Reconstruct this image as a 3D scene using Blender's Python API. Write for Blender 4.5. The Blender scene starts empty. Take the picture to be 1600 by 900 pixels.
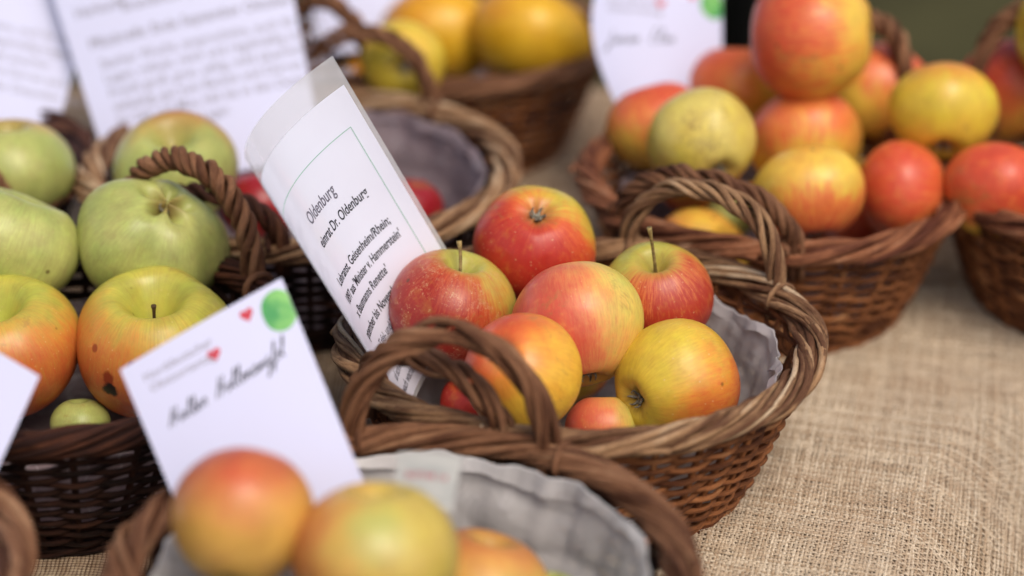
import bpy, math, random
import numpy as np
from mathutils import Vector, Matrix

# ------------------------------------------------------------------ camera, world, light
CM = 0.01                     # everything below is written in centimetres
CAMH, PITCH, FPX = 64.5, math.radians(27.0), 3111.0
sc = bpy.context.scene
cam = bpy.data.cameras.new("camera"); camo = bpy.data.objects.new("camera", cam)
sc.collection.objects.link(camo); sc.camera = camo
camo.location = (0, 0, CAMH * CM)
camo.rotation_euler = (math.radians(90) - PITCH, 0, 0)
cam.sensor_width = 36.0; cam.lens = 36.0 * FPX / 1600.0
cam.clip_start = 0.02; cam.clip_end = 200.0
cam.dof.use_dof = True; cam.dof.focus_distance = 1.145; cam.dof.aperture_fstop = 2.15

SUN_EL, SUN_ROT = math.radians(58), math.radians(150)     # rotation measured clockwise from +Y
w = bpy.data.worlds.new("World"); sc.world = w; w.use_nodes = True
nt = w.node_tree; bg = nt.nodes['Background']
sky = nt.nodes.new('ShaderNodeTexSky'); sky.sky_type = 'NISHITA'; sky.sun_disc = False
sky.sun_elevation = SUN_EL; sky.sun_rotation = SUN_ROT; sky.dust_density = 5.0; sky.air_density = 1.0
nt.links.new(sky.outputs[0], bg.inputs[0]); bg.inputs[1].default_value = 0.11
sl = bpy.data.lights.new("sun", 'SUN'); so = bpy.data.objects.new("sun", sl); sc.collection.objects.link(so)
sl.energy = 1.3; sl.angle = math.radians(35); sl.color = (1.0, 0.92, 0.80)
sd = Vector((math.sin(SUN_ROT) * math.cos(SUN_EL), math.cos(SUN_ROT) * math.cos(SUN_EL), math.sin(SUN_EL)))
so.rotation_euler = sd.to_track_quat('Z', 'Y').to_euler()
sc.view_settings.view_transform = 'Standard'; sc.view_settings.look = 'None'
sc.view_settings.exposure = 0.38; sc.view_settings.gamma = 1.0
sc.render.engine = 'CYCLES'
sc.cycles.max_bounces = 6; sc.cycles.diffuse_bounces = 3; sc.cycles.glossy_bounces = 2
sc.cycles.transmission_bounces = 3; sc.cycles.transparent_max_bounces = 8
sc.cycles.use_denoising = True

# ------------------------------------------------------------------ geometry helpers
CAM = np.array([0, 0, CAMH])
RX = np.array([1., 0, 0]); UP = np.array([0, math.sin(PITCH), math.cos(PITCH)])
FW = np.array([0, math.cos(PITCH), -math.sin(PITCH)])
def at(px, py, depth):        # world point (cm) seen at a photo position, at a depth along the view axis
    return CAM + depth * (FW + RX * (px - 800) / FPX - UP * (py - 450) / FPX)
def onz(px, py, z):           # world point (cm) on the level z
    d = FW + RX * (px - 800) / FPX - UP * (py - 450) / FPX
    return CAM + d * ((z - CAMH) / d[2])
def depth_of(p): return float(np.dot(np.asarray(p) - CAM, FW))
def nrm(v): v = np.asarray(v, float); return v / np.linalg.norm(v)
def lin(h):
    h = h.lstrip('#'); c = [int(h[i:i+2], 16) / 255 for i in (0, 2, 4)]
    return tuple([x / 12.92 if x <= 0.04045 else ((x + 0.055) / 1.055) ** 2.4 for x in c] + [1.0])

class MB:
    def __init__(s): s.v = []; s.f = []; s.t = []; s.c = []; s.n = 0; s.k = 0
    def add(s, v, f, tone=0.5, cane=None):
        v = np.asarray(v, float); f = np.asarray(f, int)
        s.c.append(np.zeros((len(v), 3)) if cane is None else cane)
        s.v.append(v); s.f.append(f + s.n); s.t.append(np.full(len(v), tone) if np.isscalar(tone) else tone); s.n += len(v)
    def tube(s, pts, rad, sides=6, closed=False, ref=(0, 0, 1), tone=0.5, caps=True):
        P = np.asarray(pts, float); n = len(P)
        rad = np.full(n, rad) if np.isscalar(rad) else np.asarray(rad)
        T = (np.roll(P, -1, 0) - np.roll(P, 1, 0)) if closed else np.gradient(P, axis=0)
        T /= np.linalg.norm(T, axis=1)[:, None] + 1e-9
        ref = np.asarray(ref, float)
        if ref.ndim == 1: ref = np.tile(ref, (n, 1))
        A = np.cross(T, ref); A /= np.linalg.norm(A, axis=1)[:, None] + 1e-9
        B = np.cross(T, A)
        a = np.linspace(0, 2 * np.pi, sides, endpoint=False)
        V = P[:, None] + rad[:, None, None] * (A[:, None] * np.cos(a)[None, :, None] + B[:, None] * np.sin(a)[None, :, None])
        V = V.reshape(-1, 3)
        ln = np.concatenate([[0], np.cumsum(np.linalg.norm(np.diff(P, axis=0), axis=1))]) + 41.7 * s.k; s.k += 1
        cane = np.stack([np.repeat(ln, sides), np.tile(np.cos(a), n), np.tile(np.sin(a), n)], 1)
        m = n if closed else n - 1
        i = np.arange(m)[:, None]; j = np.arange(sides)[None]
        i2 = (i + 1) % n; j2 = (j + 1) % sides
        F = np.stack([i * sides + j, i * sides + j2, i2 * sides + j2, i2 * sides + j], -1).reshape(-1, 4)
        if not closed and caps:
            k = len(V); V = np.vstack([V, P[0], P[-1]]); cane = np.vstack([cane, cane[0], cane[-1]])
            jj = np.arange(sides); j3 = (jj + 1) % sides
            c0 = np.stack([np.full(sides, k), j3, jj, np.full(sides, k)], -1)
            o = (n - 1) * sides
            c1 = np.stack([np.full(sides, k + 1), o + jj, o + j3, np.full(sides, k + 1)], -1)
            F = np.vstack([F, c0, c1])
        s.add(V, F, tone, cane)
    def grid(s, V, closed_u=False, tone=0.5):      # V: (nv, nu, 3)
        nv, nu = V.shape[:2]
        i = np.arange(nv - 1)[:, None]; j = np.arange(nu if closed_u else nu - 1)[None]
        j2 = (j + 1) % nu
        F = np.stack([i * nu + j, i * nu + j2, (i + 1) * nu + j2, (i + 1) * nu + j], -1).reshape(-1, 4)
        s.add(V.reshape(-1, 3), F, tone)
    def build(s, name, mat, parent=None, loc=None, smooth=True):
        V = np.vstack(s.v) * CM; F = np.vstack(s.f); T = np.concatenate(s.t)
        me = bpy.data.meshes.new(name)
        faces = [tuple(int(x) for x in (f[:3] if f[3] == f[0] else f)) for f in F]
        me.from_pydata(V.tolist(), [], faces)
        at_ = me.attributes.new('tone', 'FLOAT', 'POINT'); at_.data.foreach_set('value', T.astype(np.float32))
        ca_ = me.attributes.new('cane', 'FLOAT_VECTOR', 'POINT'); ca_.data.foreach_set('vector', np.vstack(s.c).astype(np.float32).ravel())
        me.polygons.foreach_set('use_smooth', [smooth] * len(me.polygons)); me.update()
        me.materials.append(mat)
        return link(name, me, parent, loc)
def link(name, me, parent=None, loc=None):
    o = bpy.data.objects.new(name, me); sc.collection.objects.link(o)
    if loc is not None: o.location = Vector([float(x) * CM for x in loc])
    if parent: o.parent = parent
    return o
def tag(o, label, cat, group=None, kind=None):
    if label: o['label'] = label
    if cat: o['category'] = cat
    if group: o['group'] = group
    if kind: o['kind'] = kind
    return o
def empty(name, loc):
    return link(name, None, None, loc)
rng = np.random.default_rng(7)
def snoise(x, seed, n=4, per=1.0):     # smooth periodic 1-D noise over [0, 2pi)
    r = np.random.default_rng(seed); y = 0
    for k in range(1, n + 1): y = y + r.normal() * np.cos(k * per * x + r.uniform(0, 6.28)) / k ** .5
    return y / n ** .5
def noise2(x, y, seed, f=1.0, n=12):
    r = np.random.default_rng(seed); z = np.zeros_like(x)
    for k in range(n):
        a = r.uniform(0, 6.28); ff = f * r.uniform(.5, 1.8)
        z += np.cos((x * math.cos(a) + y * math.sin(a)) * ff + r.uniform(0, 6.28)) / (.6 + ff / f)
    return z / n ** .5

# ------------------------------------------------------------------ materials
class NT:
    def __init__(s, name):
        s.m = bpy.data.materials.new(name); s.m.use_nodes = True; s.t = s.m.node_tree
        s.p = s.t.nodes['Principled BSDF']
    def n(s, typ, **k):
        nd = s.t.nodes.new(typ)
        for a, b in k.items(): setattr(nd, a, b)
        return nd
    def set(s, sock, v):
        if isinstance(v, bpy.types.NodeSocket): s.t.links.new(v, sock)
        elif v is not None:
            try: sock.default_value = v
            except Exception: sock.default_value = v[:3]
    def math(s, op, a, b=None, c=None, clamp=False):
        nd = s.n('ShaderNodeMath', operation=op, use_clamp=clamp); s.set(nd.inputs[0], a)
        if b is not None: s.set(nd.inputs[1], b)
        if c is not None: s.set(nd.inputs[2], c)
        return nd.outputs[0]
    def vmath(s, op, a, b=None, scale=None):
        nd = s.n('ShaderNodeVectorMath', operation=op); s.set(nd.inputs[0], a)
        if b is not None: s.set(nd.inputs[1], b)
        if scale is not None: s.set(nd.inputs['Scale'], scale)
        return nd.outputs['Value'] if op in ('DOT_PRODUCT', 'LENGTH') else nd.outputs[0]
    def noise(s, vec, scale, detail=3, rough=.55, dist=0.0):
        nd = s.n('ShaderNodeTexNoise'); s.set(nd.inputs['Vector'], vec); nd.inputs['Scale'].default_value = scale
        nd.inputs['Detail'].default_value = detail; nd.inputs['Roughness'].default_value = rough
        nd.inputs['Distortion'].default_value = dist
        return nd.outputs[0]
    def ramp(s, v, lo, hi, a=0.0, b=1.0, smooth=True):
        nd = s.n('ShaderNodeMapRange'); nd.interpolation_type = 'SMOOTHSTEP' if smooth else 'LINEAR'
        s.set(nd.inputs[0], v); s.set(nd.inputs[1], lo); s.set(nd.inputs[2], hi); s.set(nd.inputs[3], a); s.set(nd.inputs[4], b)
        return nd.outputs[0]
    def mix(s, f, a, b, mode='MIX'):
        nd = s.n('ShaderNodeMix', data_type='RGBA', blend_type=mode); s.set(nd.inputs[0], f); s.set(nd.inputs[6], a); s.set(nd.inputs[7], b)
        return nd.outputs[2]
    def obj(s): return s.n('ShaderNodeTexCoord').outputs['Object']
    def attr(s, name): nd = s.n('ShaderNodeAttribute'); nd.attribute_name = name; return nd.outputs['Fac']
    def bump(s, h, strength, dist, prev=None):
        nd = s.n('ShaderNodeBump'); s.set(nd.inputs['Height'], h); nd.inputs['Strength'].default_value = strength
        nd.inputs['Distance'].default_value = dist
        if prev: s.set(nd.inputs['Normal'], prev)
        return nd.outputs[0]
    def sep(s, v): nd = s.n('ShaderNodeSeparateXYZ'); s.set(nd.inputs[0], v); return nd.outputs
    def comb(s, x, y, z):
        nd = s.n('ShaderNodeCombineXYZ'); s.set(nd.inputs[0], x); s.set(nd.inputs[1], y); s.set(nd.inputs[2], z); return nd.outputs[0]
    def out(s, **k):
        for a, b in k.items(): s.set(s.p.inputs[a.replace('_', ' ')], b)
        return s.m

def wicker_mat(name, dark, mid, light):
    t = NT(name); o = t.obj(); tone = t.attr('tone')
    cn = t.n('ShaderNodeAttribute'); cn.attribute_name = 'cane'; x, y, z = t.sep(cn.outputs['Vector'])
    grain = t.noise(t.comb(t.math('MULTIPLY', x, .55), t.math('MULTIPLY', y, 1.6), t.math('MULTIPLY', z, 1.6)), 2.2, 4, .7)
    patch = t.noise(t.comb(t.math('MULTIPLY', x, .35), t.math('MULTIPLY', y, .3), t.math('MULTIPLY', z, .3)), 1.0, 3, .6)
    knot = t.ramp(t.noise(t.comb(x, 0.0, 0.0), .9, 1), .70, .74)
    n2 = t.noise(o, 420, 3, .7)
    f = t.math('ADD', t.math('MULTIPLY', tone, .75), t.math('MULTIPLY', t.math('SUBTRACT', patch, .5), 1.3))
    f = t.math('ADD', f, t.math('MULTIPLY', t.math('SUBTRACT', grain, .5), .8))
    c = t.mix(t.ramp(f, .1, .55), lin(dark), lin(mid)); c = t.mix(t.ramp(f, .5, .95), c, lin(light))
    c = t.mix(t.ramp(grain, .54, .66, 0, .5), c, lin(dark))
    c = t.mix(t.ramp(n2, .5, .75, 0, .35), c, lin('2a160e')); c = t.mix(t.math('MULTIPLY', knot, .6), c, lin('2d1a10'))
    b = t.bump(grain, .9, .0012); b = t.bump(n2, .4, .0005, b); b = t.bump(knot, .5, .001, b)
    return t.out(Base_Color=c, Roughness=t.ramp(grain, .3, .7, .55, .8), Normal=b, Specular_IOR_Level=.25)
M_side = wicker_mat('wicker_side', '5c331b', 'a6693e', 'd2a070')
M_shade = wicker_mat('wicker_side_shaded', '1c0e09', '3c2116', '5e3a28')  # darkened side wicker: the shade between baskets is put into the colour
M_rim = wicker_mat('wicker_rim', '64422d', 'a9835f', 'd8bf9e')
M_rim_red = wicker_mat('wicker_rim_red', '5a2f1e', '9a6242', 'c99e7c')
M_handle = wicker_mat('wicker_handle', '54321f', '8a6044', 'b78f6c')
M_dark = wicker_mat('wicker_dark', '2e1710', '553020', '7c5138')

def burlap_mat():
    t = NT('burlap'); o = t.obj(); x, y, z = t.sep(o)
    wob = t.noise(o, 9, 2); wob2 = t.noise(o, 60, 2)
    wx = t.math('ADD', x, t.math('ADD', t.math('MULTIPLY', wob, .012), t.math('MULTIPLY', wob2, .0022)))
    wy = t.math('ADD', y, t.math('ADD', t.math('MULTIPLY', t.noise(t.vmath('ADD', o, (3, 7, 1)), 9, 2), .012), t.math('MULTIPLY', t.noise(t.vmath('ADD', o, (5, 1, 2)), 70, 2), .0022)))
    k = 2 * math.pi / .0047
    sx = t.math('SINE', t.math('MULTIPLY', wx, k)); sy = t.math('SINE', t.math('MULTIPLY', wy, k))
    # plain weave: both thread families with over/under alternation
    ax = t.math('ABSOLUTE', sx); ay = t.math('ABSOLUTE', sy)
    cx = t.math('COSINE', t.math('MULTIPLY', wx, k / 2)); cy = t.math('COSINE', t.math('MULTIPLY', wy, k / 2))
    tv1 = t.noise(t.comb(t.math('MULTIPLY', wx, 1.0), t.math('MULTIPLY', wy, .04), 0.0), 210, 1); tv2 = t.noise(t.comb(t.math('MULTIPLY', wx, .04), t.math('MULTIPLY', wy, 1.0), 3.0), 210, 1)
    slub = t.noise(o, 170, 2)
    thx = t.math('POWER', ax, t.ramp(t.math('ADD', tv1, t.math('MULTIPLY', slub, .6)), .55, 1.05, 1.0, .35)); thy = t.math('POWER', ay, t.ramp(t.math('ADD', tv2, t.math('MULTIPLY', slub, .6)), .55, 1.05, 1.0, .35))
    over = t.math('MULTIPLY', sx, sy)
    hx = t.math('ADD', thx, t.math('MULTIPLY', over, .25)); hy = t.math('SUBTRACT', thy, t.math('MULTIPLY', over, .25))
    h = t.math('MAXIMUM', hx, hy)
    gap = t.ramp(t.math('MULTIPLY', thx, thy), .22, .66)
    fib = t.noise(t.comb(t.math('MULTIPLY', x, 3), y, z), 520, 3); fib2 = t.noise(o, 110, 3); big = t.noise(o, 9, 3)
    thr = t.noise(t.comb(t.math('MULTIPLY', wx, .05), wy, z), 300, 1); thr2 = t.noise(t.comb(wx, t.math('MULTIPLY', wy, .05), z), 300, 1)
    c = t.mix(t.ramp(fib2, .3, .7), lin('b99d80'), lin('dac3a6'))
    c = t.mix(t.ramp(thr, .45, .7, 0, .45), c, lin('e0cdb2')); c = t.mix(t.ramp(thr2, .45, .7, 0, .3), c, lin('94765c'))
    c = t.mix(t.ramp(fib, .3, .8, 0, .3), c, lin('6f5236'))
    c = t.mix(t.ramp(big, .42, .72, 0, .25), c, lin('9c7e66'))
    c = t.mix(gap, lin('6b5240'), c)
    b = t.bump(h, .9, .0010); b = t.bump(fib, .4, .0004, b)
    return t.out(Base_Color=c, Roughness=.9, Normal=b, Specular_IOR_Level=.1)
M_burlap = burlap_mat()

def paper_mat(name, col, crease=0.0, trans=.15, rough=.6, spec=.3):
    t = NT(name); o = t.obj()
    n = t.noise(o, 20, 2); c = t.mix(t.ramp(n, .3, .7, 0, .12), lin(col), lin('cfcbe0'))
    b = t.bump(t.noise(o, 35, 3), .25 + crease, .0015)
    t.out(Base_Color=c, Roughness=rough, Normal=b, Specular_IOR_Level=spec)
    if trans:
        tr = t.n('ShaderNodeBsdfTranslucent'); t.set(tr.inputs[0], c)
        mx = t.n('ShaderNodeMixShader'); mx.inputs[0].default_value = trans
        t.t.links.new(t.p.outputs[0], mx.inputs[1]); t.t.links.new(tr.outputs[0], mx.inputs[2])
        t.t.links.new(mx.outputs[0], t.t.nodes['Material Output'].inputs[0])
    return t.m
M_paper = paper_mat('card_paper', 'd6d8f2')  # bluish tint of the sky light is painted into these white papers
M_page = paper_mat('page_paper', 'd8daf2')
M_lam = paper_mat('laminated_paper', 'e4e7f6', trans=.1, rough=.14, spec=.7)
def liner_mat(name, a, b_):
    t = NT(name); o = t.obj()
    wv = t.vmath('ADD', o, t.vmath('SCALE', t.vmath('SUBTRACT', t.n('ShaderNodeTexNoise').outputs[1], (.5, .5, .5)), None, .03))
    vs = []
    for sc_ in (17, 41):
        v = t.n('ShaderNodeTexVoronoi', feature='F1'); v.inputs['Scale'].default_value = sc_; t.set(v.inputs['Vector'], wv); vs.append(v.outputs[0])
    n = t.noise(o, 30, 4)
    ridge = t.ramp(t.math('ABSOLUTE', t.math('SUBTRACT', t.noise(o, 22, 2, .5, 1.5), .5)), 0, .025, 1, 0)
    c = t.mix(t.ramp(n, .3, .7), lin(a), lin(b_)); c = t.mix(t.math('MULTIPLY', ridge, .3), c, lin('e4e0e2'))
    bmp = t.bump(t.math('ADD', vs[0], t.math('MULTIPLY', vs[1], .4)), .28, .014)
    t.out(Base_Color=c, Roughness=.35, Normal=bmp, Specular_IOR_Level=.5)
    tr = t.n('ShaderNodeBsdfTranslucent'); t.set(tr.inputs[0], c); tp = t.n('ShaderNodeBsdfTransparent')
    mx = t.n('ShaderNodeMixShader'); mx.inputs[0].default_value = .25
    t.t.links.new(t.p.outputs[0], mx.inputs[1]); t.t.links.new(tr.outputs[0], mx.inputs[2])
    m2 = t.n('ShaderNodeMixShader'); m2.inputs[0].default_value = .12
    t.t.links.new(mx.outputs[0], m2.inputs[1]); t.t.links.new(tp.outputs[0], m2.inputs[2])
    t.t.links.new(m2.outputs[0], t.t.nodes['Material Output'].inputs[0])
    return t.m
M_liner = liner_mat('grey_liner', 'c2bcbe', 'd8d3d4')
M_liner_pale = liner_mat('pale_liner', 'c4c2c2', 'd6d3d2')
M_liner_dark = liner_mat('mauve_liner', '8a787e', 'a8979b')
def film_mat():
    t = NT('film'); t.out(Base_Color=lin('d9dade'), Roughness=.12, Specular_IOR_Level=.8)
    tp = t.n('ShaderNodeBsdfTransparent'); mx = t.n('ShaderNodeMixShader'); mx.inputs[0].default_value = .62
    t.t.links.new(t.p.outputs[0], mx.inputs[1]); t.t.links.new(tp.outputs[0], mx.inputs[2])
    t.t.links.new(mx.outputs[0], t.t.nodes['Material Output'].inputs[0]); return t.m
M_film = film_mat()
def flat_mat(name, col, rough=.6, scale=80, other=None, spec=.3):
    t = NT(name); o = t.obj()
    c = t.mix(t.ramp(t.noise(o, scale, 3), .35, .7), lin(col), lin(other or col))
    return t.out(Base_Color=c, Roughness=rough, Specular_IOR_Level=spec)
M_ink = flat_mat('black_ink', '2c2d35', .5); M_ink_grey = flat_mat('grey_ink', '6d6c7a', .6)
M_ink_soft = flat_mat('faded_ink', '8f8c98', .6)
M_green_line = flat_mat('green_line', '86b5a4', .5)
M_heart = flat_mat('red_print', 'b8243a', .5, 200, 'c94a50'); M_dot = flat_mat('green_print', '3a8f4e', .5, 60, '7fbc66')
M_tape = flat_mat('label_tape', 'a8a8a2', .5, 60, 'bab8b0'); M_red_ink = flat_mat('red_ink', 'b5656a', .6)
M_stem = flat_mat('apple_stem', '6b5a34', .7, 300, 'a08a58'); M_stem_d = flat_mat('dark_stem', '3c2a1a', .8, 300, '5a4630')
M_calyx = flat_mat('dry_calyx', '5a5142', .85, 400, 'a3a090')
M_rot = flat_mat('dark_rot', '1e100c', .9, 200, '35190f')
M_post = flat_mat('black_post', '0c0c0c', .6, 20, '151514')

def apple_mat(name, base, base2, blush, deep, bdir, amt, streak=.5, soft=.35, russet=.5, dots=.5, dust=0.0, crack=0.0, seed=0.0, spots=()):
    """bdir: direction (local) the blush faces; amt -1..1 coverage"""
    t = NT(name); o = t.obj()
    u = t.vmath('NORMALIZE', o); x, y, z = t.sep(u)
    off = t.vmath('ADD', o, (seed, seed * .7, seed * 1.3))
    ang = t.vmath('NORMALIZE', t.comb(x, y, 0.0))
    sv = t.vmath('ADD', t.vmath('SCALE', ang, None, 1.0), t.comb(seed, seed, t.math('MULTIPLY', z, .16)))
    st = t.noise(sv, 13, 4, .7, .4); st2 = t.noise(sv, 34, 3, .7)
    big = t.noise(off, 32, 3, .6); sm = t.noise(off, 150, 3); st3 = t.noise(sv, 85, 3, .75)
    d = t.vmath('DOT_PRODUCT', u, tuple(bdir))
    f = t.math('ADD', d, amt)
    f = t.math('ADD', f, t.math('MULTIPLY', t.math('SUBTRACT', big, .5), 1.1))
    f = t.math('ADD', f, t.math('MULTIPLY', t.math('SUBTRACT', st, .5), 1.5 * streak))
    g = t.mix(t.ramp(big, .3, .68), lin(base), lin(base2))
    f = t.math('ADD', f, t.math('MULTIPLY', t.math('SUBTRACT', sm, .5), .5)); c = t.mix(t.ramp(f, -soft, soft * 1.1, 0, .92), g, lin(blush))
    f = t.math('ADD', f, t.math('MULTIPLY', t.math('SUBTRACT', st3, .5), .9 * streak + .25))
    f2 = t.math('ADD', f, t.math('MULTIPLY', t.math('SUBTRACT', st2, .5), 2.6 * streak + .4))
    c = t.mix(t.ramp(f2, .1, .95, 0, .9), c, lin(deep))
    c = t.mix(t.math('MULTIPLY', t.ramp(st2, .55, .75), t.ramp(f, -.2, .4, 0, .45 * streak + .1)), c, lin(deep))
    c = t.mix(t.ramp(sm, .5, .8, 0, .18), c, g)
    # pale lenticels
    v = t.n('ShaderNodeTexVoronoi'); v.inputs['Scale'].default_value = 260; t.set(v.inputs['Vector'], off)
    keep = t.ramp(t.noise(off, 90, 1), .44, .56)
    c = t.mix(t.math('MULTIPLY', t.math('MULTIPLY', t.ramp(v.outputs[0], .07, .16, 1, 0), keep), dots * .75), c, lin('d9c08a'))
    v2 = t.n('ShaderNodeTexVoronoi'); v2.inputs['Scale'].default_value = 62; t.set(v2.inputs['Vector'], t.vmath('ADD', off, (2, 4, 1)))
    c = t.mix(t.math('MULTIPLY', t.math('MULTIPLY', t.ramp(v2.outputs[0], .05, .12, 1, 0), t.ramp(t.noise(off, 40, 1), .54, .58)), .75), c, lin('4a2c18'))
    # green-brown stem and calyx bowls
    rho = t.math('SQRT', t.math('ADD', t.math('MULTIPLY', x, x), t.math('MULTIPLY', y, y)))
    rr = t.math('ADD', rho, t.math('MULTIPLY', t.math('SUBTRACT', t.noise(sv, 22, 4, .8), .5), .45))
    top = t.ramp(z, 0, .3)
    c = t.mix(t.math('MULTIPLY', t.ramp(rr, .25, .6, 1, 0), t.math('MULTIPLY', top, .55)), c, lin(base))
    c = t.mix(t.math('MULTIPLY', t.ramp(rr, .08, .38, 1, 0), t.math('MULTIPLY', top, russet)), c, lin('8f7a45'))
    c = t.mix(t.math('MULTIPLY', t.ramp(rr, .08, .45, 1, 0), t.ramp(z, 0, -.3, 0, .75)), c, lin('8f7440'))
    if dust:
        dn = t.noise(off, 420, 4, .9); dm = t.noise(t.vmath('ADD', off, (9, 2, 3)), 60, 3, .7, 1.5)
        c = t.mix(t.math('MULTIPLY', t.math('MULTIPLY', t.ramp(dn, .48, .62), t.ramp(dm, .45, .62)), dust), c, lin('c9a57c'))
    if crack:
        cn = t.noise(t.vmath('ADD', off, (1, 2, 3)), 55, 3, .6, 2.5)
        lines = t.ramp(t.math('ABSOLUTE', t.math('SUBTRACT', cn, .5)), .0, .022, 1, 0)
        c = t.mix(t.math('MULTIPLY', t.math('MULTIPLY', lines, t.ramp(t.noise(off, 22, 1), .48, .58)), crack), c, lin('7a5f38'))
    mv = t.math('ADD', t.ramp(t.noise(off, 75, 4, .7), .25, .75, -.13, .13, False), t.ramp(st2, .3, .7, -.10, .10, False))
    c = t.mix(1.0, c, t.comb(t.math('ADD', mv, 1.0), t.math('ADD', t.math('MULTIPLY', mv, 1.5), 1.0), t.math('ADD', mv, 1.0)), 'MULTIPLY')
    rs = t.ramp(t.math('ADD', t.noise(t.vmath('ADD', off, (4, 4, 8)), 26, 5, .75, .6), t.math('MULTIPLY', sm, .15)), .66, .76, 0, .45)
    c = t.mix(rs, c, lin('94763e'))
    for d_, r_, c_ in spots:
        dd = t.vmath('LENGTH', t.vmath('SUBTRACT', u, tuple(d_.normalized())))
        dd = t.math('ADD', dd, t.math('MULTIPLY', t.math('SUBTRACT', sm, .5), (r_ * 1.2 if r_ < .2 else .3)))
        c = t.mix(t.ramp(dd, r_ * .55 if r_ < .2 else 0, r_, 1 if r_ < .2 else .75, 0), c, lin(c_))
    b = t.bump(t.noise(off, 45, 3), .18, .0025); b = t.bump(sm, .12, .0006, b)
    rg = t.ramp(t.noise(off, 120, 3), .3, .75, .30, .46)
    return t.out(Base_Color=c, Roughness=rg, Normal=b, Specular_IOR_Level=.42, Subsurface_Weight=.06, Subsurface_Radius=(.006, .003, .0015), Subsurface_Scale=1.0)

# ------------------------------------------------------------------ ground and table cloth
def ground():
    mb = MB(); n = 40
    xs = np.linspace(-9000, 9000, n); ys = np.linspace(-3000, 15000, n); X, Y = np.meshgrid(xs, ys)
    mb.grid(np.stack([X, Y, np.full_like(X, -78.0)], -1))
    t = NT('grass_ground'); o = t.obj()
    c = t.mix(t.ramp(t.noise(o, 1.3, 4), .35, .65), lin('2e2d1d'), lin('45432b')); c = t.mix(t.ramp(t.noise(o, 60, 3), .5, .7, 0, .5), c, lin('57502f'))
    t.out(Base_Color=c, Roughness=.95, Specular_IOR_Level=.1)
    o = mb.build('ground', t.m); o['kind'] = 'structure'
ground()
EX0, EY0, SL = 24.5, 91.3, .34
def cloth_z(X, Y):
    z = .35 * noise2(X, Y, 3, .16) + .12 * noise2(X, Y, 5, .55)
    d1 = (X - (EX0 + (Y - EY0) * SL)) / math.hypot(1, SL); d2 = (112.0 - Y)
    d = -8 * np.log(np.exp(-d1 / 8) + np.exp(-d2 / 8))
    d = np.clip(d + 5 + .8 * noise2(X, Y, 8, .3), 0, 60)
    u = np.clip(d / 20, 0, 1)
    return z * .5 - 30 * u * u * (3 - 2 * u)
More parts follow.
